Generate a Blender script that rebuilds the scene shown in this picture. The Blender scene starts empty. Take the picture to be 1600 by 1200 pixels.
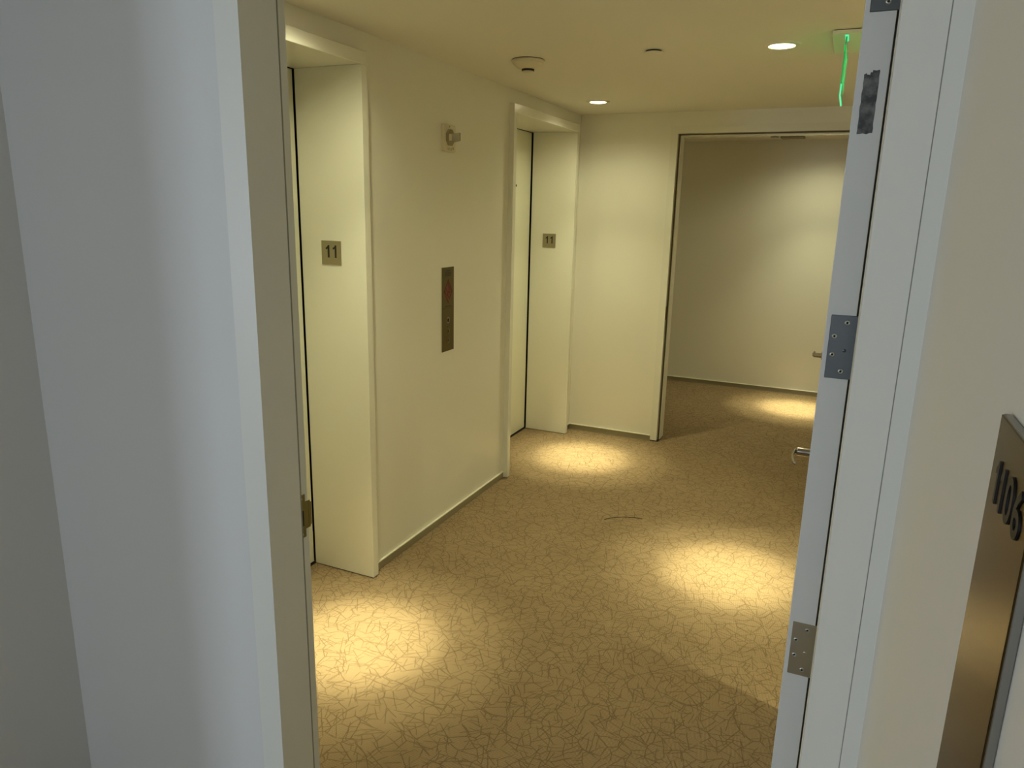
import bpy, bmesh, math, random
from mathutils import Vector, Matrix
S = bpy.context.scene
C = S.collection
PI = math.pi

# ------------------------------------------------------------------ materials
def mat(name, col, rough=.5, metal=0, emit=None, es=0, spec=.5, trans=0, bump=0, bscale=60):
    m = bpy.data.materials.new(name); m.use_nodes = True
    nt = m.node_tree; b = nt.nodes['Principled BSDF']
    b.inputs['Base Color'].default_value = (*col, 1)
    b.inputs['Roughness'].default_value = rough
    b.inputs['Metallic'].default_value = metal
    b.inputs['Specular IOR Level'].default_value = spec
    b.inputs['Transmission Weight'].default_value = trans
    if emit:
        b.inputs['Emission Color'].default_value = (*emit, 1)
        b.inputs['Emission Strength'].default_value = es
    if bump:
        tc = nt.nodes.new('ShaderNodeTexCoord'); n = nt.nodes.new('ShaderNodeTexNoise')
        n.inputs['Scale'].default_value = bscale; n.inputs['Detail'].default_value = 3
        bp = nt.nodes.new('ShaderNodeBump'); bp.inputs['Strength'].default_value = bump; bp.inputs['Distance'].default_value = .002
        nt.links.new(tc.outputs['Object'], n.inputs['Vector'])
        nt.links.new(n.outputs['Fac'], bp.inputs['Height']); nt.links.new(bp.outputs['Normal'], b.inputs['Normal'])
    return m

def brushed(name, col, rough, metal=1, streak=(1, 1, 60), amt=.12):
    m = mat(name, col, rough, metal); nt = m.node_tree; b = nt.nodes['Principled BSDF']
    tc = nt.nodes.new('ShaderNodeTexCoord'); mp = nt.nodes.new('ShaderNodeMapping')
    mp.inputs['Scale'].default_value = streak
    n = nt.nodes.new('ShaderNodeTexNoise'); n.inputs['Scale'].default_value = 6; n.inputs['Detail'].default_value = 4
    mr = nt.nodes.new('ShaderNodeMapRange'); mr.inputs['To Min'].default_value = rough - amt; mr.inputs['To Max'].default_value = rough + amt
    nt.links.new(tc.outputs['Object'], mp.inputs['Vector']); nt.links.new(mp.outputs['Vector'], n.inputs['Vector'])
    nt.links.new(n.outputs['Fac'], mr.inputs['Value']); nt.links.new(mr.outputs['Result'], b.inputs['Roughness'])
    return m

M = {}
M['wall'] = mat('lobby_paint', (.80, .775, .66), .38, bump=.12, bscale=90)
M['ceil'] = mat('ceiling_paint', (.80, .765, .66), .8, bump=.1, bscale=60)
M['foyer'] = mat('foyer_paint', (.735, .735, .715), .6, bump=.15, bscale=90)
M['foyer_lit'] = mat('foyer_paint_lit', (.86, .82, .73), .6, bump=.15, bscale=90)  # foyer paint lightened and warmed to hold the right wall's bounce light
M['frame'] = mat('painted_frame', (.80, .795, .73), .42, bump=.05, bscale=40)
M['portal'] = mat('portal_enamel', (.80, .78, .66), .22, bump=.03, bscale=20)
M['liftdoor'] = mat('elevator_door_enamel', (.78, .77, .60), .3)
M['leaf'] = mat('door_leaf_paint', (.70, .70, .67), .45, bump=.08, bscale=60)
M['black'] = mat('black_gap', (.012, .010, .008), .7)
M['darkmetal'] = brushed('dark_steel', (.16, .165, .17), .38)
M['hinge_mid'] = brushed('dull_zinc_hinge', (.13, .14, .145), .42)
M['hinge_low'] = brushed('brownish_zinc_hinge', (.50, .46, .36), .36)  # lighter, browner base colour for the lower hinges
M['screw'] = mat('screw_steel', (.55, .55, .50), .3, 1)
M['chrome'] = mat('satin_chrome', (.42, .39, .36), .2, 1)
M['bronze'] = brushed('aged_bronze', (.17, .135, .06), .36, 1, (60, 60, 1))
M['bronze_sign'] = mat('satin_bronze', (.085, .060, .026), .24, 1)
M['bronze_side'] = mat('sign_edge_metal', (.34, .34, .33), .35, 1)
M['plate'] = brushed('satin_nickel_plate', (.37, .33, .23), .36, 1, (60, 60, 1))
M['ink'] = mat('black_ink', (.006, .005, .005), .5)
M['red'] = mat('oxide_red', (.11, .009, .006), .5)
M['pinkline'] = mat('pale_red_line', (.26, .12, .08), .5)
M['base_dark'] = mat('baseboard_metal', (.36, .33, .22), .35, .3)
M['base_lip'] = mat('baseboard_bead', (.80, .76, .60), .3)
M['strike'] = brushed('tarnished_strike', (.22, .19, .08), .4)
M['offwhite'] = mat('ivory_plastic', (.74, .66, .48), .45)
M['olive'] = mat('strobe_grey', (.30, .26, .14), .35)
M['clear'] = mat('clear_plastic', (.9, .85, .68), .15, trans=.6)
M['coverpl'] = mat('cover_plate_paint', (.78, .73, .60), .6)
M['ring'] = mat('downlight_trim', (.80, .75, .60), .4)
M['lens'] = mat('glowing_lens', (1, 1, 1), .4, emit=(1, .90, .62), es=14)
M['acrylic'] = mat('clear_acrylic', (.85, 1, .9), .03, trans=1)
M['greenglow'] = mat('green_glow', (.02, .3, .1), .4, emit=(.04, 1, .22), es=.16)
M['greenbright'] = mat('green_led', (.02, .3, .1), .4, emit=(.10, 1, .45), es=.85)
M['green'] = mat('green_letter', (.0, .4, .1), .4, emit=(.02, 1, .25), es=.5)
M['edgemark'] = mat('sign_canopy', (.78, .80, .62), .5)
M['brownthread'] = mat('dark_thread', (.03, .018, .008), .8)
M['winframe'] = mat('window_frame_white', (.8, .8, .8), .5)

def label_mat():
    m = mat('torn_label_residue', (.06, .062, .062), .6); nt = m.node_tree; b = nt.nodes['Principled BSDF']
    tc = nt.nodes.new('ShaderNodeTexCoord'); n = nt.nodes.new('ShaderNodeTexNoise'); n.inputs['Scale'].default_value = 70; n.inputs['Detail'].default_value = 5
    r = nt.nodes.new('ShaderNodeValToRGB'); r.color_ramp.elements[0].position = .42; r.color_ramp.elements[1].position = .72
    r.color_ramp.elements[0].color = (.05, .052, .053, 1); r.color_ramp.elements[1].color = (.20, .20, .19, 1)
    nt.links.new(tc.outputs['Object'], n.inputs['Vector']); nt.links.new(n.outputs['Fac'], r.inputs['Fac']); nt.links.new(r.outputs['Color'], b.inputs['Base Color'])
    return m
M['label'] = label_mat()

def carpet_mat():
    m = bpy.data.materials.new('carpet'); m.use_nodes = True
    nt = m.node_tree; N = nt.nodes; L = nt.links; b = N['Principled BSDF']
    b.inputs['Roughness'].default_value = .95; b.inputs['Specular IOR Level'].default_value = .15
    def math_(op, a, bb=None, clamp=False):
        n = N.new('ShaderNodeMath'); n.operation = op; n.use_clamp = clamp
        for i, v in enumerate((a, bb)):
            if v is None: continue
            if isinstance(v, (int, float)): n.inputs[i].default_value = v
            else: L.new(v, n.inputs[i])
        return n.outputs[0]
    tc = N.new('ShaderNodeTexCoord')
    # slight wobble so that the twig lines are not ruler straight
    nz = N.new('ShaderNodeTexNoise'); nz.inputs['Scale'].default_value = 22
    L.new(tc.outputs['Object'], nz.inputs['Vector'])
    sub = N.new('ShaderNodeVectorMath'); sub.operation = 'SUBTRACT'; L.new(nz.outputs['Color'], sub.inputs[0]); sub.inputs[1].default_value = (.5, .5, .5)
    sc = N.new('ShaderNodeVectorMath'); sc.operation = 'SCALE'; L.new(sub.outputs[0], sc.inputs[0]); sc.inputs['Scale'].default_value = .012
    ad = N.new('ShaderNodeVectorMath'); ad.operation = 'ADD'; L.new(tc.outputs['Object'], ad.inputs[0]); L.new(sc.outputs[0], ad.inputs[1])
    total = None
    for k, (scale, off, w) in enumerate(((12, (2.2, .7, 0), .020), (17, (5.1, 4.4, 0), .024))):
        mp = N.new('ShaderNodeMapping'); mp.inputs['Location'].default_value = off; mp.inputs['Scale'].default_value = (scale, scale, 0); mp.inputs['Rotation'].default_value = (0, 0, .7 * k)
        L.new(ad.outputs[0], mp.inputs['Vector'])
        v = N.new('ShaderNodeTexVoronoi'); v.voronoi_dimensions = '2D'; v.feature = 'DISTANCE_TO_EDGE'; v.inputs['Scale'].default_value = 1
        L.new(mp.outputs[0], v.inputs['Vector'])
        ly = N.new('ShaderNodeMapRange'); L.new(v.outputs['Distance'], ly.inputs['Value']); ly.inputs['From Min'].default_value = w*.4; ly.inputs['From Max'].default_value = w*1.7
        ly.inputs['To Min'].default_value = 1; ly.inputs['To Max'].default_value = 0
        nm = N.new('ShaderNodeTexNoise'); nm.inputs['Scale'].default_value = .9; nm.inputs['Detail'].default_value = 1; L.new(mp.outputs[0], nm.inputs['Vector'])
        mm = N.new('ShaderNodeMapRange'); L.new(nm.outputs['Fac'], mm.inputs['Value']); mm.inputs['From Min'].default_value = .38; mm.inputs['From Max'].default_value = .52
        s_ = math_('MULTIPLY', ly.outputs[0], mm.outputs[0])
        total = s_ if total is None else math_('MAXIMUM', total, s_)
    for k, (scale, off, half, w) in enumerate(((13, (0, 0, 0), .62, .015), (18, (7.1, 5.9, 0), .6, .019), (10, (1.9, 8.3, 0), .6, .012))):
        mp = N.new('ShaderNodeMapping'); mp.inputs['Location'].default_value = off; mp.inputs['Scale'].default_value = (scale, scale, 0)
        mp.inputs['Rotation'].default_value = (0, 0, .4 * k)
        L.new(ad.outputs[0], mp.inputs['Vector'])
        v = N.new('ShaderNodeTexVoronoi'); v.voronoi_dimensions = '2D'; v.feature = 'F1'; v.inputs['Scale'].default_value = 1
        L.new(mp.outputs[0], v.inputs['Vector'])
        d = N.new('ShaderNodeVectorMath'); d.operation = 'SUBTRACT'; L.new(mp.outputs[0], d.inputs[0]); L.new(v.outputs['Position'], d.inputs[1])
        sp = N.new('ShaderNodeSeparateColor'); L.new(v.outputs['Color'], sp.inputs[0])
        ang = math_('MULTIPLY', sp.outputs[0], PI)
        rot = N.new('ShaderNodeVectorRotate'); rot.rotation_type = 'Z_AXIS'; L.new(d.outputs[0], rot.inputs['Vector']); L.new(ang, rot.inputs['Angle'])
        sx = N.new('ShaderNodeSeparateXYZ'); L.new(rot.outputs[0], sx.inputs[0])
        ax = math_('ABSOLUTE', sx.outputs['X']); ay = math_('ABSOLUTE', sx.outputs['Y'])
        ly = N.new('ShaderNodeMapRange'); L.new(ay, ly.inputs['Value']); ly.inputs['From Min'].default_value = w * .5; ly.inputs['From Max'].default_value = w * 1.9
        ly.inputs['To Min'].default_value = 1; ly.inputs['To Max'].default_value = 0
        lx = math_('LESS_THAN', ax, half)
        s = math_('MULTIPLY', ly.outputs[0], lx)
        total = s if total is None else math_('MAXIMUM', total, s)
    # woven loops, about 4 mm, set diagonally
    mp = N.new('ShaderNodeMapping'); mp.inputs['Rotation'].default_value = (0, 0, .62); mp.inputs['Scale'].default_value = (1100, 1100, 0)
    L.new(tc.outputs['Object'], mp.inputs['Vector'])
    sx = N.new('ShaderNodeSeparateXYZ'); L.new(mp.outputs[0], sx.inputs[0])
    wv = math_('MULTIPLY', math_('SINE', sx.outputs['X']), math_('SINE', sx.outputs['Y']))
    wv = math_('ADD', math_('MULTIPLY', wv, .5), .5)
    n2 = N.new('ShaderNodeTexNoise'); n2.inputs['Scale'].default_value = 260; n2.inputs['Detail'].default_value = 3; L.new(tc.outputs['Object'], n2.inputs['Vector'])
    n3 = N.new('ShaderNodeTexNoise'); n3.inputs['Scale'].default_value = 5; n3.inputs['Detail'].default_value = 4; L.new(tc.outputs['Object'], n3.inputs['Vector'])
    f = math_('ADD', math_('MULTIPLY', wv, .75), math_('MULTIPLY', n2.outputs['Fac'], .45))
    f = math_('ADD', f, math_('MULTIPLY', n3.outputs['Fac'], .22))
    r = N.new('ShaderNodeValToRGB'); e = r.color_ramp.elements
    e[0].position = .20; e[0].color = (.105, .063, .026, 1); e[1].position = 1.0; e[1].color = (.415, .30, .166, 1)
    L.new(f, r.inputs['Fac'])
    mx = N.new('ShaderNodeMix'); mx.data_type = 'RGBA'; mx.inputs[7].default_value = (.075, .042, .016, 1)
    L.new(math_('MULTIPLY', total, .55), mx.inputs[0]); L.new(r.outputs['Color'], mx.inputs[6])
    L.new(mx.outputs[2], b.inputs['Base Color'])
    h = math_('SUBTRACT', math_('ADD', wv, n2.outputs['Fac']), math_('MULTIPLY', total, .8))
    bp = N.new('ShaderNodeBump'); bp.inputs['Strength'].default_value = .5; bp.inputs['Distance'].default_value = .002
    L.new(h, bp.inputs['Height']); L.new(bp.outputs['Normal'], b.inputs['Normal'])
    return m
M['carpet'] = carpet_mat()

# ------------------------------------------------------------------ mesh helpers
class MB:
    def __init__(s): s.bm = bmesh.new()
    def box(s, x0, x1, y0, y1, z0, z1, bev=0, seg=2):
        t = bmesh.new()
        g = bmesh.ops.create_cube(t, size=1)
        for v in t.verts: v.co = ((x0+x1)/2 + v.co.x*abs(x1-x0), (y0+y1)/2 + v.co.y*abs(y1-y0), (z0+z1)/2 + v.co.z*abs(z1-z0))
        if bev: bmesh.ops.bevel(t, geom=t.edges[:], offset=bev, segments=seg, affect='EDGES', profile=.7)
        s._add(t); return s
    def lathe(s, prof, org=(0, 0, 0), n=40, axis='Z', mtx=None):
        t = bmesh.new(); rings = []
        for r, z in prof:
            rings.append([t.verts.new((r*math.cos(2*PI*i/n), r*math.sin(2*PI*i/n), z)) for i in range(n)] if r > 1e-6 else [t.verts.new((0, 0, z))])
        for a, b in zip(rings, rings[1:]):
            for i in range(n):
                j = (i+1) % n
                if len(a) == 1 and len(b) == 1: continue
                if len(a) == 1: t.faces.new((a[0], b[i], b[j]))
                elif len(b) == 1: t.faces.new((a[i], b[0], a[j]))
                else: t.faces.new((a[i], b[i], b[j], a[j]))
        for f in t.faces: f.smooth = True
        m = {'Z': Matrix(), 'X': Matrix.Rotation(PI/2, 4, 'Y'), '-X': Matrix.Rotation(-PI/2, 4, 'Y'), '-Y': Matrix.Rotation(PI/2, 4, 'X'), 'Y': Matrix.Rotation(-PI/2, 4, 'X')}[axis]
        bmesh.ops.transform(t, matrix=Matrix.Translation(org) @ m, verts=t.verts)
        bmesh.ops.recalc_face_normals(t, faces=t.faces)
        s._add(t); return s
    def prism(s, pts, vec):
        t = bmesh.new(); v = Vector(vec)
        a = [t.verts.new(p) for p in pts]; b = [t.verts.new(Vector(p)+v) for p in pts]
        t.faces.new(a); t.faces.new(b[::-1])
        for i in range(len(a)):
            j = (i+1) % len(a); t.faces.new((a[i], b[i], b[j], a[j]))
        bmesh.ops.recalc_face_normals(t, faces=t.faces); s._add(t); return s
    def tube(s, pts, rad, n=14, flat=1.0):
        t = bmesh.new(); P = [Vector(p) for p in pts]; rings = []
        R = rad if isinstance(rad, (list, tuple)) else [rad]*len(P)
        up = Vector((0, 0, 1))
        for i, p in enumerate(P):
            d = (P[min(i+1, len(P)-1)] - P[max(i-1, 0)]).normalized()
            a = d.cross(up)
            if a.length < 1e-3: a = d.cross(Vector((1, 0, 0)))
            a.normalize(); b = d.cross(a).normalized()
            rings.append([t.verts.new(p + a*math.cos(2*PI*k/n)*R[i]*flat + b*math.sin(2*PI*k/n)*R[i]) for k in range(n)])
        for a, b in zip(rings, rings[1:]):
            for k in range(n): t.faces.new((a[k], a[(k+1) % n], b[(k+1) % n], b[k]))
        t.faces.new(rings[0][::-1]); t.faces.new(rings[-1])
        for f in t.faces: f.smooth = True
        bmesh.ops.recalc_face_normals(t, faces=t.faces); s._add(t); return s
    def _add(s, t):
        me = bpy.data.meshes.new('t'); t.to_mesh(me); t.free(); s.bm.from_mesh(me); bpy.data.meshes.remove(me)
    def build(s, name, m, parent=None):
        me = bpy.data.meshes.new(name); s.bm.to_mesh(me); s.bm.free(); me.materials.append(m)
        o = bpy.data.objects.new(name, me); C.objects.link(o)
        if parent: o.parent = parent; o.matrix_parent_inverse = PM[parent.name]
        return o
PM = {}
def tag(o, label=None, cat=None, group=None, kind=None):
    if label: o['label'] = label
    if cat: o['category'] = cat
    if group: o['group'] = group
    if kind: o['kind'] = kind
    return o
def thing(name, loc, label, cat, group=None, kind=None):
    o = bpy.data.objects.new(name, None); C.objects.link(o); o.location = loc; o.empty_display_size = .05
    PM[o.name] = Matrix.Translation(loc).inverted()
    return tag(o, label, cat, group, kind)
def struct(name, mb, m, label, cat):
    o = mb.build(name, m); tag(o, label, cat, kind='structure'); PM[o.name] = Matrix(); return o
def reg(o): PM[o.name] = Matrix(); return o

def text(name, body, size, mtx, m, parent, ext=.0006, bold=0, align='CENTER', space=1.0):
    cu = bpy.data.curves.new('t', 'FONT'); cu.body = body; cu.size = size; cu.extrude = ext; cu.offset = bold
    cu.align_x = align; cu.align_y = 'CENTER'; cu.space_character = space; cu.resolution_u = 4
    t = bpy.data.objects.new('t', cu); C.objects.link(t)
    dg = bpy.context.evaluated_depsgraph_get(); me = bpy.data.meshes.new_from_object(t.evaluated_get(dg))
    bpy.data.objects.remove(t); bpy.data.curves.remove(cu)
    me.transform(mtx); me.materials.clear(); me.materials.append(m); me.name = name
    o = bpy.data.objects.new(name, me); C.objects.link(o)
    if parent: o.parent = parent; o.matrix_parent_inverse = PM[parent.name]
    return o
def face_mtx(pos, right, up):
    r = Vector(right).normalized(); u = Vector(up).normalized(); n = r.cross(u)
    m = Matrix((( r.x, u.x, n.x, pos[0]), (r.y, u.y, n.y, pos[1]), (r.z, u.z, n.z, pos[2]), (0, 0, 0, 1)))
    return m

H = 2.43          # ceiling height
XL = -1.915       # face of the elevator wall
YB = 5.40         # face of the back wall
YF = 7.61         # far corridor wall
XR = 1.24
# ------------------------------------------------------------------ setting: shell
fl = MB().box(-4.2, 3.2, -4.4, 7.8, -.1, 0); fl.box(-7.6, -4.2, -4.4, .8, -.1, 0)
struct('floor', fl, M['carpet'], 'brown woven carpet with a scattered twig line pattern across the lobby', 'carpet')
ce = MB().box(-4.2, 3.2, -4.4, 7.8, H, H+.1); ce.box(-7.6, -4.2, -4.4, .8, H, H+.1)
struct('ceiling', ce, M['ceil'], 'smooth cream painted ceiling above the elevator lobby', 'ceiling')
# elevator wall with two openings, each framed by a portal
E1 = (1.552, 2.616); E2 = (4.169, 5.233); JT = .042; XP = -1.882; XD = -2.228
ZH = 2.295; ZT = 2.346
w = MB()
w.box(XD, XL, 1.30, E1[0]-JT, 0, H); w.box(XD, XL, E1[1]+JT, E2[0]-JT, 0, H); w.box(XD, XL, E2[1]+JT, YB, 0, H)
w.box(XD, XL, E1[0]-JT, E1[1]+JT, ZT, H); w.box(XD, XL, E2[0]-JT, E2[1]+JT, ZT, H)
wl = struct('wall_left', w, M['wall'], 'cream wall holding both elevators and the call panel', 'wall')
sh = MB().box(-2.62, -2.50, 1.2, 5.6, -.0, H); sh.box(-2.5, XD-.0005, 2.9, 3.0, 0, H)
sh.box(-2.5, XD-.0005, 1.2, 1.3, 0, H); sh.box(-2.5, XD-.0005, 5.38, 5.5, 0, H)
struct('wall_shaft', sh, M['black'], 'dark shaft wall behind the elevator doors', 'wall')
# back wall with doorway
BX0, BX1 = -1.187, -.012; BZ = 2.283; FW = .05; BD = .15
w = MB().box(-4.2, BX0-FW+.004, YB, YB+BD, 0, H); w.box(BX1+FW-.004, 3.2, YB, YB+BD, 0, H); w.box(BX0-FW+.004, BX1+FW-.004, YB, YB+BD, BZ+FW-.004, H)
struct('wall_back', w, M['wall'], 'cream wall at the back of the lobby around the open doorway', 'wall')
struct('wall_far', MB().box(-4.2, 3.2, YF, YF+.15, 0, H), M['wall'], 'pale wall of the corridor seen beyond the back doorway', 'wall')
struct('wall_far_left', MB().box(-4.2, -4.05, YB+BD, YF, 0, H), M['wall'], 'left end wall of the corridor beyond the doorway', 'wall')
struct('wall_far_right', MB().box(3.05, 3.2, YB+BD, YF, 0, H), M['wall'], 'right end wall of the corridor beyond the doorway', 'wall')
struct('wall_right', MB().box(XR, XR+.15, 1.30, YB, 0, H), M['wall'], 'lobby wall opposite the elevators, hidden by the open door', 'wall')
# front wall, through whose doorway we look
JL, JR = -1.111, .0275; Y0, Y1, YS = 1.154, 1.303, 1.26; DZ = 2.285
w = MB().box(-2.35, JL-.0615, Y0+.003, Y1-.003, 0, H)
w.box(.111, XR+.15, Y0+.003, Y1-.003, 0, H); w.box(JR+.0575, .111, Y0+.003, Y1-.003, DZ+.055, H); w.box(JL-.0615, JR+.0575, Y0+.003, Y1-.003, DZ+.055, H)
struct('wall_front', w, M['foyer'], 'grey-white wall on the near side around the open door frame', 'wall')
struct('wall_near_left', MB().box(-7.6, -1.86, .42, Y0+.003, 0, H), M['foyer'], 'shaded corner of grey wall at the far left edge', 'wall')
struct('wall_near_right', MB().box(.111, .26, -4.25, Y0+.003, 0, H), M['foyer_lit'], 'warm-lit grey wall at the right carrying the bronze room sign', 'wall')
WX0, WX1, WZ0, WZ1, WY = -5.85, -4.65, .15, 2.3, -4.2
WINS = ((WX0, WX1, WZ0, WZ1), (-1.80, -1.22, .5, 2.25))  # the narrow second window is added as fill for the foyer walls
w = MB().box(-7.6, WX0, WY-.15, WY, 0, H); w.box(WX1, WINS[1][0], WY-.15, WY, 0, H); w.box(WINS[1][1], .26, WY-.15, WY, 0, H)
for a, b, c, d in WINS: w.box(a, b, WY-.15, WY, 0, c); w.box(a, b, WY-.15, WY, d, H)
struct('wall_near_back', w, M['foyer'], 'wall behind the camera with a tall window', 'wall')
struct('wall_near_end', MB().box(-7.75, -7.6, WY-.15, .8, 0, H), M['foyer'], 'end wall of the near corridor behind the camera', 'wall')
for k, (a, b, c, d) in enumerate(WINS):
    wf = MB().box(a, a+.05, WY-.1, WY-.04, c, d); wf.box(b-.05, b, WY-.1, WY-.04, c, d)
    wf.box(a, b, WY-.1, WY-.04, c, c+.05); wf.box(a, b, WY-.1, WY-.04, d-.05, d)
    struct('window_%d' % (k+1), wf, M['winframe'], ('tall wide white window frame in the wall behind the camera', 'added narrow white window frame behind the camera, letting in fill light')[k], 'window')

# baseboards: metal strip with a bright bead on top
def baseboard(name, a, b, axis, face, sgn, label):
    """axis 'y': runs along y on a wall whose face is x=face; sgn = direction the wall faces"""
    t1, t2, h = .004, .011, .041
    m1, m2 = MB(), MB()
    if axis == 'y':
        m1.box(face, face+sgn*t1, a, b, 0, h); m2.box(face, face+sgn*t2, a, b, h, h+.006, .001, 1)
    else:
        m1.box(a, b, face, face+sgn*t1, 0, h); m2.box(a, b, face, face+sgn*t2, h, h+.006, .001, 1)
    o = struct(name, m1, M['base_dark'], label, 'baseboard')
    m2.build('bead', M['base_lip'], o)
    return o
baseboard('baseboard_left', E1[1]+JT, E2[0]-JT, 'y', XL, 1, 'low metal baseboard between the two elevators')
baseboard('baseboard_left_corner', E2[1]+JT, YB, 'y', XL, 1, 'short baseboard between second elevator and back corner')
baseboard('baseboard_back', XL+.008, BX0-FW-.001, 'x', YB, -1, 'low metal baseboard between the back corner and the doorway')
baseboard('baseboard_far', -4.05, 3.05, 'x', YF, -1, 'low metal baseboard along the corridor wall beyond the doorway')

# ------------------------------------------------------------------ elevator portals and doors
def portal(name, E, label):
    m = MB()
    m.box(XD, XP, E[0]-JT, E[0], .004, ZH, .0015, 1); m.box(XD, XP, E[1], E[1]+JT, .004, ZH, .0015, 1)
    m.box(XD, XP, E[0]-JT, E[1]+JT, ZH, ZT, .0015, 1)
    return struct(name, m, M['portal'], label, 'door surround')
def liftdoor(name, E, label, gx, gy, hole=None):
    o = thing(name, (XD-.03, (E[0]+E[1])/2, 0), label, 'elevator door', kind='structure')
    mid = (E[0]+E[1])/2
    MB().box(XD-.045, XD-gx, E[0]-.03, mid-.0015, .012, ZH+.03, .002, 1).build('door_panel', M['liftdoor'], o)
    p = MB().box(XD-.045, XD-gx, mid+.0015, E[1]-gy, .012, ZH-.002, .002, 1).build('door_panel', M['liftdoor'], o)
    MB().box(XD-.12, XD-.001, E[0]-.02, E[1]+.005, .0, .004).build('sill', M['black'], o)
    MB().box(XD-.06, XD-.047, E[0]-.04, E[1]+.04, .004, ZH+.04).build('dark_backing', M['black'], o)  # black sheet paints the shade in the gaps around the panels
    if hole:
        PM[p.name] = Matrix(); 
        MB().lathe([(0, .003), (.008, .003), (.009, 0), (.009, -.001)], (XD-gx, hole[0], hole[1]), 20, 'X').build('keyhole', M['black'], o)
    return o
portal('trim_1', E1, 'cream metal surround projecting around the nearer elevator')
portal('trim_2', E2, 'cream metal surround projecting around the farther elevator')
liftdoor('door_1', E1, 'closed cream door of the nearer elevator, set deep in its surround', .006, .004)
liftdoor('door_2', E2, 'closed cream door of the farther elevator, set deep in its surround', .009, .010, (4.955, 1.905))

# ------------------------------------------------------------------ door frames
# near frame, 150 deep, with a projecting stop
def ext_z(mb, poly, z0, z1): mb.prism([(x, y, z0) for x, y in poly], (0, 0, z1-z0))
f = MB()
FWN = .0595
ext_z(f, [(JL-.063, Y0), (JL, Y0), (JL, YS), (JL-.016, YS), (JL-.016, Y1), (JL-.063, Y1)], 0, DZ+.055)
ext_z(f, [(JR+.0575, Y0), (JR+.0575, Y1), (JR+.016, Y1), (JR+.016, YS), (JR, YS), (JR, Y0)], 0, DZ+.055)
f.box(JL-.001, JR+.001, Y0, YS, DZ-.016, DZ+.055); f.box(JL-.001, JR+.001, YS, Y1, DZ, DZ+.055)
fr = struct('trim_3', f, M['frame'], 'white painted steel frame of the near doorway', 'door frame')
f = MB().box(JR+.0590, .1112, Y0+.001, Y1-.003, 0, DZ+.055)
struct('trim_5', f, M['frame'], 'narrow white trim strip between the door frame and right wall', 'trim')
# seams of the frame against the wall (dark caulk line)
MB().box(JR+.0572, JR+.0590, Y0+.0015, Y0+.006, 0, DZ+.055).build('caulk_line', mat('caulk_grey', (.38, .38, .35), .8), fr)
MB().box(JL-.0155, JL+.0004, YS+.0003, YS+.004, 0, DZ-.016).build('seal_gap_strip', mat('seal', (.30, .30, .24), .8), fr)
MB().box(.0259, JR+.016, Y1+.013, Y1+.022, 0, DZ).build('seal_gap_strip', M['black'], fr)  # black strip paints the shade in the gap beside the leaf
# strike plate on the left jamb rebate with a lip towards the lobby
sx = JL-.016
m = MB(); ext = []
m.prism([(sx, YS+.006, 1.052), (sx, YS+.032, 1.052), (sx, YS+.032, 1.032), (sx, Y1+.006, 1.032), (sx, Y1+.006, .962), (sx, YS+.032, .962), (sx, YS+.032, .942), (sx, YS+.006, .942)], (.0018, 0, 0))
m.prism([(sx, Y1, 1.030), (sx, Y1+.010, 1.026), (sx, Y1+.010, .968), (sx, Y1, .964)], (.0022, 0, 0))
sp = m.build('strike_plate', M['strike'], fr); PM[sp.name] = Matrix()
MB().box(sx+.0008, sx+.0024, YS+.008, YS+.026, .972, 1.012, .0008, 1).build('latch_hole', M['black'], sp)
for z in (1.043, .951): MB().lathe([(0, .0012), (.0035, .001), (.004, 0)], (sx+.0016, YS+.018, z), 14, 'X').build('screw', M['screw'], sp)

# back frame
YBF = YB-.006
f = MB()
ext_z(f, [(BX0-FW, YBF), (BX0, YBF), (BX0, YBF+.048), (BX0+.016, YBF+.048), (BX0+.016, YB+BD), (BX0-FW, YB+BD)], .008, BZ+FW)
ext_z(f, [(BX1+FW, YBF), (BX1+FW, YB+BD), (BX1-.016, YB+BD), (BX1-.016, YBF+.048), (BX1, YBF+.048), (BX1, YBF)], .008, BZ+FW)
f.box(BX0, BX1, YBF, YBF+.048, BZ, BZ+FW); f.box(BX0, BX1, YBF+.048, YB+BD, BZ-.016, BZ+FW)
fr2 = struct('trim_4', f, M['portal'], 'cream steel frame of the doorway at the back of the lobby', 'door frame')
sm = MB().box(BX0+.0005, BX0+.010, YBF+.040, YBF+.0485, .008, BZ); sm.box(BX0, BX1, YBF+.040, YBF+.0485, BZ-.008, BZ-.0005)
sm.build('seal_gap_strip', mat('brown_seal', (.10, .075, .04), .8), fr2)
MB().box(BX0-FW-.001, BX0+.016, YBF+.001, YB+BD, 0, .008).build('shoe', M['black'], fr2)
MB().box(BX0-.0005, BX0+.002, YBF+.002, YBF+.040, .955, 1.055, .0006, 1).build('strike_plate', M['strike'], fr2)

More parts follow.
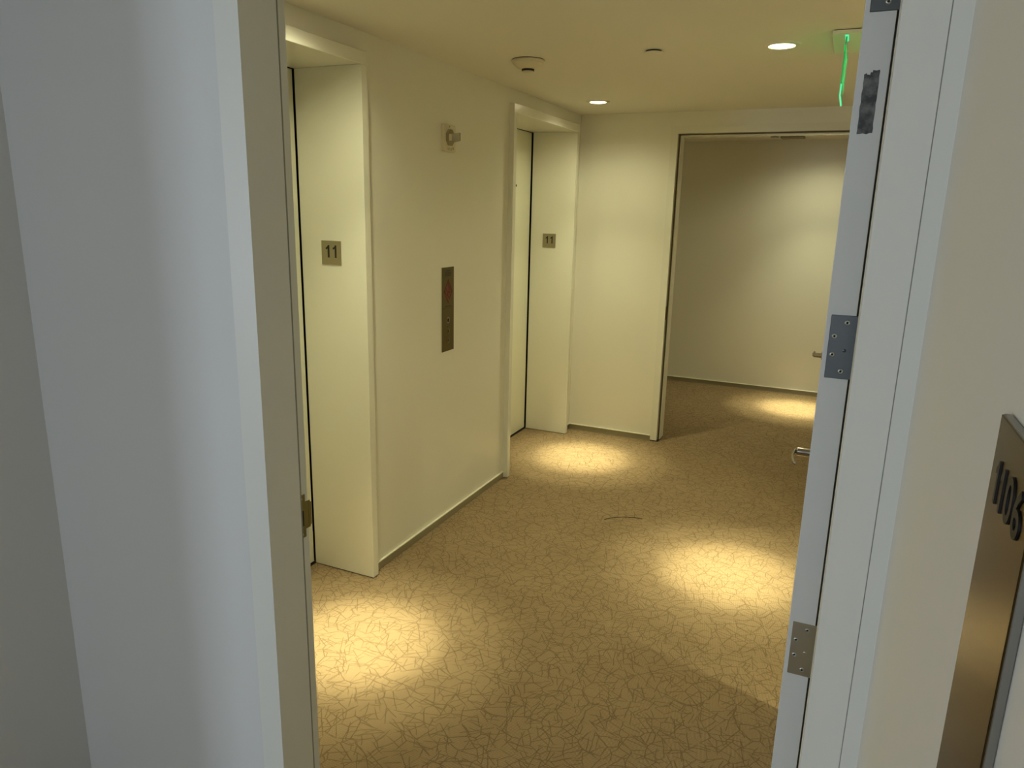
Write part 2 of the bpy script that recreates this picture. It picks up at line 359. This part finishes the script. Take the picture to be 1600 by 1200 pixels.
# ------------------------------------------------------------------ near door leaf, standing open at ninety degrees
LX0, LX1, LY0, LY1 = -.019, .0255, 1.312, 2.462
dr = thing('door_3', (LX1, LY0, 0), 'white door standing open into the lobby, seen on its hinge edge', 'door', kind='structure')
MB().box(LX0, LX1, LY0, LY1, .008, 2.275, .0012, 2).build('door_leaf', M['leaf'], dr)
def hinge(z, m):
    h = MB().box(-.0118, LX1+.0045, LY0-.0014, LY0+.002, z-.0535, z+.0535, .0008, 1)
    h = h.build('hinge', m, dr)
    if m is M['hinge_low']: h['label'] = 'brownish metal hinge'
    else: h['label'] = 'dull dark grey metal hinge'
    PM[h.name] = Matrix()
    MB().tube([(LX1+.0105, LY0-.002+.004, z-.0535), (LX1+.0105, LY0+.002, z+.0535)], .006, 14).build('knuckle', m, h)
    for fx, dz in ((.0135, .0415), (-.0035, .018), (-.0035, -.013), (.0125, -.0405)):
        MB().lathe([(0, .0002), (.0019, .0002), (.0020, .0012), (.0030, .0013), (.0042, .0006), (.0046, -.0004)], (fx, LY0-.0014, z+dz), 18, '-Y').build('screw', M['screw'], h)
        MB().lathe([(0, .0009), (.0017, .0009), (.0018, 0)], (fx, LY0-.0014, z+dz), 12, '-Y').build('screw_socket', M['black'], h)
    MB().lathe([(0, .0004), (.0028, .0004), (.003, 0)], (.014, LY0-.0014, z-.005), 16, '-Y').build('rivet', m, h)
    return h
hinge(.3855, M['hinge_low']); hinge(.952, M['hinge_low']); hinge(1.520, M['hinge_mid']); hinge(2.0865, M['hinge_mid'])
# torn label
random.seed(3)
zz0, zz1 = 1.858, 1.951
pts = []
for i in range(14): pts.append((-.0085 + random.uniform(-.0006, .0006), zz0 + (zz1-.006-zz0)*i/13))
pts += [(-.005, zz1-.004), (-.0045, zz1-.006), (.000, zz1-.007), (.0005, zz1-.003), (.003, zz1-.0035), (.0035, zz1), (.008, zz1-.001), (.0125, zz1)]
for i in range(14): pts.append((.0133 + random.uniform(-.0005, .0005), zz1-.002 - (zz1-.003-zz0)*i/13))
pts += [(.009, zz0+.001), (.005, zz0-.0006), (.000, zz0+.0008), (-.004, zz0)]
lb = MB().prism([(x, LY0-.0003, z) for x, z in pts], (0, .0006, 0)).build('torn_label', M['label'], dr)
lb['label'] = 'dark torn label residue'
# lever handle on the lobby face (faces -x)
def lever(dr, face, yy, zz, m):
    h = MB().lathe([(0, .007), (.020, .007), (.0245, .005), (.025, 0)], (face, yy, zz), 28, '-X')
    h.lathe([(0, .056), (.0125, .056), (.0135, .052), (.0135, .010), (.016, .006)], (face, yy, zz), 24, '-X')
    g = h.build('handle', m, dr); PM[g.name] = Matrix()
    x = face-.055
    MB().tube([(x+.003, yy+.008, zz), (x-.006, yy-.004, zz), (x-.009, yy-.03, zz+.001), (x-.008, yy-.065, zz), (x-.004, yy-.10, zz-.003), (x+.003, yy-.118, zz-.004)],
              [.009, .0095, .008, .007, .0068, .0055], 14, .55).build('lever', m, g)
    return g
lever(dr, LX0, LY1-.066, 1.0, M['chrome'])
# latch face, hidden end
MB().box(LX0+.01, LX1-.01, LY1-.001, LY1+.0012, .94, 1.06, .0005, 1).build('latch_plate', M['screw'], dr)

# back door leaf, folded open towards the camera behind the near leaf
d2 = thing('door_4', (BX1, YBF, 0), 'cream door folded open at the right of the back doorway, lever showing', 'door', kind='structure')
bx1 = BX1-.002; bx0 = bx1-.044
MB().box(bx0, bx1, YBF-.006-1.15, YBF-.006, .010, 2.273, .0015, 2).build('door_leaf', M['portal'], d2)
def lever2(dr, face, yy, zz, m):
    h = MB().lathe([(0, .007), (.020, .007), (.0245, .005), (.025, 0)], (face, yy, zz), 28, '-X')
    h.lathe([(0, .045), (.0125, .045), (.013, .010), (.0155, .006)], (face, yy, zz), 24, '-X')
    g = h.build('handle', m, dr); PM[g.name] = Matrix(); x = face-.045
    MB().tube([(x+.003, yy-.008, zz), (x-.004, yy+.004, zz), (x-.006, yy+.03, zz), (x-.005, yy+.07, zz), (x, yy+.11, zz-.003)], [.009, .0095, .008, .007, .006], 14, .55).build('lever', m, g)
lever2(d2, bx0, YBF-.006-1.15+.068, .985, M['chrome'])
for z in (.39, .95, 1.52, 2.08):
    MB().tube([(BX1+.002, YBF-.010, z-.05), (BX1+.002, YBF-.010, z+.05)], .006, 12).build('hinge', M['screw'], d2)

# ------------------------------------------------------------------ number plates
def one(c, z, h, sw, fw, f, v, name, m, parent):
    pts = [(c+sw/2, z), (c+sw/2, z+h), (c-sw*.30, z+h), (c-sw*.6, z+h*.90), (c-sw/2-fw*.5, z+h*.82), (c-sw/2-fw*.75, z+h*.80), (c-sw/2-fw*.75, z+h*.66), (c-sw/2-fw*.3, z+h*.685), (c-sw/2, z+h*.73), (c-sw/2, z)]
    return MB().prism([f(*p) for p in pts], v).build(name, m, parent)
def plate(y, yc, zc, label):
    o = thing('floor_number_plate', (yc[0], y, zc), label, 'sign', 'elevator floor number plates')
    w = .104
    MB().box(yc[0]-w/2, yc[0]+w/2, y-.0035, y-.0002, zc-w/2, zc+w/2, .0012, 2).build('plate', M['plate'], o)
    for cx in (-.0135, .0245):
        one(yc[0]+cx, zc-.021, .054, .0088, .0135, lambda a, b: (a, y-.0035, b), (0, -.0009, 0), 'numeral', M['ink'], o)
    bd = MB()
    for bx in (-.006, 0, .012, .018):
        bd.lathe([(0, .0008), (.0013, .0005), (.0016, 0)], (yc[0]+bx, y-.0035, zc-.036), 10, '-Y')
    bd.build('braille', M['plate'], o)
    return o
plate(E1[1], (-2.063,), 1.531, 'square metal plate reading 11 inside the nearer elevator surround')
plate(E2[1], (-2.075,), 1.512, 'square metal plate reading 11 inside the farther elevator surround')

# ------------------------------------------------------------------ call panel
cy0, cy1, cz0, cz1 = 3.323, 3.449, .981, 1.431
cp = thing('elevator_call_panel', (XL, (cy0+cy1)/2, cz0), 'tall dark bronze call panel with red diamond pictogram between the elevators', 'call panel')
MB().box(XL+.0003, XL+.004, cy0, cy1, cz0, cz1, .001, 1).build('plate', M['bronze'], cp)
cyc = (cy0+cy1)/2; xf = XL+.004
t = MB()
for i, (hw, dz) in enumerate(((.024, 1.412), (.030, 1.402), (.033, 1.394), (.030, 1.386))):
    n = 5
    for k in range(n):
        a = cyc-hw+2*hw*k/n; t.box(xf, xf+.0006, a+.0015, a+2*hw/n-.0015, dz-.0018, dz+.0018)
t.build('warning_text', M['ink'], cp)
dc = 1.303; dh = .066; dw = .047
MB().prism([(xf, cyc, dc+dh), (xf, cyc+dw, dc), (xf, cyc, dc-dh), (xf, cyc-dw, dc)], (.0008, 0, 0)).build('diamond_emblem', M['red'], cp)
e = MB(); xe = xf+.0008
def stroke(pts, w=.0022):
    for (a, b), (c, d) in zip(pts, pts[1:]):
        v = Vector((0, c-a, d-b)); n = Vector((0, -v.z, v.y)).normalized()*w/2; p = Vector((xe, a, b)); q = Vector((xe, c, d))
        e.prism([p+n, q+n, q-n, p-n], (.0005, 0, 0))
# flames and a figure on the stair, drawn as thin light strokes
stroke([(cyc-.030, dc+.012), (cyc-.022, dc-.006), (cyc-.026, dc-.020)]); stroke([(cyc-.022, dc+.030), (cyc-.014, dc+.008), (cyc-.018, dc-.012)])
stroke([(cyc-.006, dc+.040), (cyc-.008, dc+.016), (cyc-.002, dc+.002)]); stroke([(cyc+.008, dc+.036), (cyc+.004, dc+.014), (cyc+.012, dc+.002)])
stroke([(cyc-.024, dc-.024), (cyc-.012, dc-.024), (cyc-.012, dc-.036), (cyc, dc-.036), (cyc, dc-.048), (cyc+.010, dc-.048)])
stroke([(cyc+.012, dc-.008), (cyc+.014, dc-.030)]); stroke([(cyc+.024, dc+.010), (cyc+.022, dc-.012), (cyc+.028, dc-.018)])
stroke([(cyc+.001, dc-.010), (cyc+.002, dc-.028)])
e.build('emblem_lines', M['pinkline'], cp)
t = MB().box(xf, xf+.0006, cyc-.030, cyc-.006, 1.222, 1.226); t.box(xf, xf+.0006, cyc+.002, cyc+.028, 1.222, 1.226)
t.box(xf, xf+.0005, cy0+.004, cy1-.004, 1.2135, 1.2148); t.build('divider_line', M['ink'], cp)
k = MB().lathe([(0, .001), (.015, .001), (.017, .0004), (.0172, 0)], (xf, cyc, 1.148), 28, 'X').build('key_switch', mat('key_ring', (.30, .25, .20), .35, .9), cp)
PM[k.name] = Matrix()
MB().lathe([(0, .0016), (.0095, .0016), (.0105, .001)], (xf, cyc, 1.148), 24, 'X').build('key_slot', M['black'], k)
def arrow(z, s):
    a = MB().lathe([(0, .0022), (.013, .0022), (.015, .0012), (.0152, 0)], (xf, cyc, z), 28, 'X').build('call_button', M['bronze'], cp)
    PM[a.name] = Matrix(); x = xf+.0022
    MB().prism([(x, cyc-.007, z-.005*s), (x, cyc+.007, z-.005*s), (x, cyc, z+.007*s)], (.0006, 0, 0)).build('arrow', M['ink'], a)
arrow(1.088, 1); arrow(1.038, -1)
t = MB()
for z, y in ((1.116, -.010), (1.112, -.010), (1.116, .009)): t.box(xf, xf+.0006, cyc+y-.004, cyc+y+.004, z-.0012, z+.0012)
t.build('engraving', M['ink'], cp)

# ------------------------------------------------------------------ fire alarm strobe on the elevator wall
sy, sz = 3.378, 2.076
st = thing('fire_alarm_strobe', (XL, sy, sz), 'ivory fire alarm strobe with projecting lens high between the elevators', 'fire alarm')
MB().box(XL-.001, XL+.018, sy-.060, sy+.060, sz-.064, sz+.066, .005, 3).build('backplate', M['offwhite'], st)
MB().prism([(XL+.018, sy-.008+.037*math.cos(a), sz+.004+.042*math.sin(a)) for a in [PI/8+PI/4*i for i in range(8)]], (.012, 0, 0)).build('lens_housing', M['olive'], st)
MB().box(XL+.030, XL+.034, sy-.032, sy+.014, sz-.012, sz+.020, .001, 1).build('reflector', M['offwhite'], st)
ln = MB(); 
ln.prism([(XL+.030, sy-.012, sz-.016), (XL+.068, sy+.004, sz-.010), (XL+.068, sy+.020, sz-.010), (XL+.030, sy+.030, sz-.016)], (0, 0, .038))
ln.build('lens', M['clear'], st)
MB().tube([(XL+.036, sy+.006, sz-.008), (XL+.060, sy+.012, sz-.002)], .004, 10).build('flash_tube', M['ink'], st)
g = MB()
for i in range(5): g.box(XL+.018, XL+.0186, sy-.030+i*.011, sy-.027+i*.011, sz-.058, sz-.044)
g.box(XL+.018, XL+.0190, sy+.026, sy+.036, sz-.052, sz-.040)
g.build('horn_slots', M['olive'], st)
for dz in (.057,): MB().lathe([(0, .001), (.004, .001), (.0045, 0)], (XL+.018, sy-.004, sz+dz), 14, 'X').build('screw', M['olive'], st)

# ------------------------------------------------------------------ ceiling fittings
def detector(x, y):
    o = thing('smoke_detector', (x, y, H), 'round ivory smoke detector on the ceiling before the farther elevator', 'smoke detector')
    MB().lathe([(0, -.0002), (.077, -.0002), (.077, -.003), (0, -.003)], (x, y, H), 48).build('mounting_gap', M['black'], o)
    MB().lathe([(0, -.0028), (.078, -.0028), (.080, -.004), (.080, -.011), (.077, -.014), (0, -.014)], (x, y, H), 48).build('base', M['offwhite'], o)
    MB().lathe([(.073, -.013), (.073, -.018), (.062, -.028), (.042, -.040), (.036, -.042), (0, -.042)], (x, y, H), 48).build('housing', M['offwhite'], o)
    MB().lathe([(.030, -.041), (.030, -.051), (0, -.051)], (x, y, H), 40).build('vent_band', M['black'], o)
    MB().lathe([(.0, -.050), (.028, -.050), (.026, -.055), (.018, -.058), (0, -.059)], (x, y, H), 40).build('cap', M['offwhite'], o)
detector(-1.492, 3.415)
def cover(x, y, label, g):
    o = thing('sprinkler_cover', (x, y, H), label, 'sprinkler')
    MB().lathe([(0, -.001), (.034, -.001), (.034, -.0075), (0, -.0075)], (x, y, H), 36).build('cup', M['black'], o)
    MB().lathe([(0, -.0075), (.039, -.0075), (.041, -.009), (.040, -.0105), (0, -.0115)], (x, y, H), 40).build('cover_plate', M['coverpl'], o)
cover(-.882, 3.40, 'flat round sprinkler cover on the ceiling between detector and downlight', None)
cover(-.722, 7.27, 'tiny round sprinkler cover on the corridor ceiling past the doorway', None)

def spot(x, y, e1, e2, col):
    for nm, size, e, bl in (('beam', 20, e1, 1.0), ('halo', 34, e1*.40, 1.0), ('wide', 84, e2*1.05, 1.0), ('flood', 158, e2*.45, 1.0)):
        L = bpy.data.lights.new('downlight_'+nm, 'SPOT'); L.energy = e; L.color = col; L.spot_size = math.radians(size); L.spot_blend = bl; L.shadow_soft_size = .022
        o = bpy.data.objects.new('downlight_'+nm, L); C.objects.link(o); o.location = (x, y, H-.036)
WARM = (1.0, .975, .62)
def downlight(x, y, label, e1=560, e2=46):
    o = thing('downlight', (x, y, H), label, 'ceiling light', 'recessed ceiling downlights')
    MB().lathe([(.053, -.001), (.0535, -.008), (.057, -.009), (.074, -.006), (.077, -.001)], (x, y, H), 48).build('trim_ring', M['ring'], o)
    MB().lathe([(0, -.0115), (.025, -.0105), (.044, -.008), (.0532, -.004)], (x, y, H), 40).build('lens', M['lens'], o)
    spot(x, y, e1, e2, WARM)
downlight(-.35, 3.45, 'lit round downlight nearest the exit sign in the lobby ceiling')
downlight(-1.585, 4.775, 'lit round downlight in the ceiling in front of the farther elevator')
downlight(-1.64, 2.16, 'lit round downlight above the floor in front of the nearer elevator')
downlight(.95, 2.15, 'lit round downlight in the lobby corner behind the open near door', 560, 85)
downlight(.95, 4.78, 'lit round downlight in the lobby corner behind the folded back door', 500, 30)
downlight(-.26, 7.0, 'lit round downlight in the corridor ceiling beyond the back doorway', 640, 52)
downlight(-2.85, 6.6, 'added unseen downlight at the left end of the far corridor', 200, 30)  # added out of view to brighten the far corridor
downlight(2.3, 6.6, 'added unseen downlight at the right end of the far corridor', 200, 30)  # likewise an added fill lamp for the corridor, out of view

# corridor vent
v = thing('ceiling_vent', (-.56, 7.28, H), 'small slotted air vent in the corridor ceiling beyond the doorway', 'air vent')
vx0, vx1, vy0, vy1 = -.665, -.465, 7.20, 7.36
f = MB().box(vx0, vx1, vy0, vy0+.012, H-.014, H-.0005, .001, 1); f.box(vx0, vx1, vy1-.012, vy1, H-.014, H-.0005, .001, 1)
f.box(vx0, vx0+.012, vy0+.012, vy1-.012, H-.014, H-.0005, .001, 1); f.box(vx1-.012, vx1, vy0+.012, vy1-.012, H-.014, H-.0005, .001, 1); f.build('frame', M['bronze'], v)
MB().box(vx0+.012, vx1-.012, vy0+.012, vy1-.012, H-.002, H-.0006).build('backing', M['black'], v)
f = MB()
for i in range(6): f.box(vx0+.012, vx1-.012, vy0+.020+i*.021, vy0+.026+i*.021, H-.012, H-.002)
f.build('slats', M['coverpl'], v)

# exit sign: ceiling canopy with a hanging edge-lit acrylic panel, seen edge-on
ex = -.0985
xs = thing('exit_sign', (ex, 3.43, H), 'green edge-lit exit sign hanging edge-on from the ceiling beside the door', 'exit sign')
cn = MB().box(ex-.052, ex+.053, 3.250, 3.63, H-.016, H-.003, .002, 2).build('canopy', M['edgemark'], xs)
MB().box(ex-.046, ex+.047, 3.256, 3.624, H-.004, H-.0004).build('mounting_gap', M['black'], xs)  # black slab paints the shadow gap above the canopy
MB().box(ex-.006, ex+.006, 3.275, 3.38, H-.020, H-.0162, .001, 1).build('led_slot', M['greenbright'], xs)
py0, py1, pz0, pz1 = 3.285, 3.585, H-.236, H-.020
MB().box(ex-.0022, ex+.0022, py0+.003, py1-.003, pz0+.003, pz1).build('panel', M['acrylic'], xs)
MB().box(ex-.0030, ex+.0030, py0, py0+.003, pz0+.045, pz1).build('near_edge', M['greenglow'], xs)
MB().box(ex-.0030, ex+.0030, py0, py0+.003, pz0, pz0+.045).build('lit_corner', M['greenbright'], xs)
MB().box(ex-.0030, ex+.0030, py1-.003, py1, pz0, pz1).build('far_edge', M['greenglow'], xs)
MB().box(ex-.0030, ex+.0030, py0+.003, py1-.003, pz0, pz0+.003).build('bottom_edge', M['greenbright'], xs)
for s in (-1, 1):
    text('lettering', 'EXIT', .19, face_mtx((ex+s*.0023, (py0+py1)/2, (pz0+pz1)/2), (0, s, 0), (0, 0, 1)), M['green'], xs, .0002, .003, space=.95)

# ------------------------------------------------------------------ room sign at the right
sgx = .111
sy0, sy1, sz1_, sz0_ = .440, .552, 1.6075, 1.17
sg = thing('room_number_sign', (sgx, (sy0+sy1)/2, sz0_), 'tall brushed bronze sign reading 1106 on the right wall', 'sign')
MB().box(sgx-.0055, sgx-.0003, sy0, sy1, sz0_, sz1_, .0006, 1).build('backing', M['bronze_side'], sg)
MB().box(sgx-.0065, sgx-.0050, sy0+.0005, sy1-.0005, sz0_+.0005, sz1_-.0005, .0004, 1).build('face', M['bronze_sign'], sg)
for c in (.526, .509): one(-c, 1.554, .028, .0040, .0055, lambda a, b: (sgx-.0065, -a, b), (-.0012, 0, 0), 'numeral', M['ink'], sg)
text('numeral', '0', .040, face_mtx((sgx-.0065, .488, 1.568), (0, -1, 0), (0, 0, 1)), M['ink'], sg, .0012, .0007)
text('numeral', '6', .040, face_mtx((sgx-.0065, .465, 1.568), (0, -1, 0), (0, 0, 1)), M['ink'], sg, .0012, .0007)

# loose thread on the carpet
tag(MB().tube([(-1.100, 3.785, .0015), (-1.072, 3.822, .003), (-1.040, 3.852, .002), (-1.005, 3.874, .0015), (-.955, 3.890, .003), (-.905, 3.897, .0015)], .0016, 8).build('thread', M['brownthread']),
    'short dark curved thread lying on the carpet between the light pools', 'thread')

# ------------------------------------------------------------------ daylight in the near corridor
W = bpy.data.worlds.new('World'); S.world = W; W.use_nodes = True
bg = W.node_tree.nodes['Background']; bg.inputs[0].default_value = (.765, .89, 1.04, 1); bg.inputs[1].default_value = 13.8
for a, b, c, d in WINS:
    P = bpy.data.lights.new('window_portal', 'AREA'); P.shape = 'RECTANGLE'; P.size = b-a-.1; P.size_y = d-c-.1
    P.cycles.is_portal = True
    po = bpy.data.objects.new('window_portal', P); C.objects.link(po); po.location = ((a+b)/2, WY-.03, (c+d)/2); po.rotation_euler = (PI/2, 0, 0)

# ------------------------------------------------------------------ camera
cam = bpy.data.cameras.new('camera'); co = bpy.data.objects.new('camera', cam); C.objects.link(co); S.camera = co
cam.sensor_width = 36; cam.sensor_fit = 'HORIZONTAL'; cam.lens = 1133.2/1600*36; cam.clip_start = .02
yaw, pitch, roll = .423389, .234996, .0224100
fw = Vector((-math.sin(yaw)*math.cos(pitch), math.cos(yaw)*math.cos(pitch), -math.sin(pitch)))
r = fw.cross(Vector((0, 0, 1))).normalized(); u = r.cross(fw)
r2 = math.cos(roll)*r + math.sin(roll)*u; u2 = -math.sin(roll)*r + math.cos(roll)*u
mt = Matrix((( r2.x, u2.x, -fw.x, 0), (r2.y, u2.y, -fw.y, 0), (r2.z, u2.z, -fw.z, 1.73), (0, 0, 0, 1)))
co.matrix_world = mt

vs = S.view_settings; vs.view_transform = 'Standard'; vs.look = 'None'; vs.gamma = 1; vs.use_curve_mapping = False; vs.exposure = 0
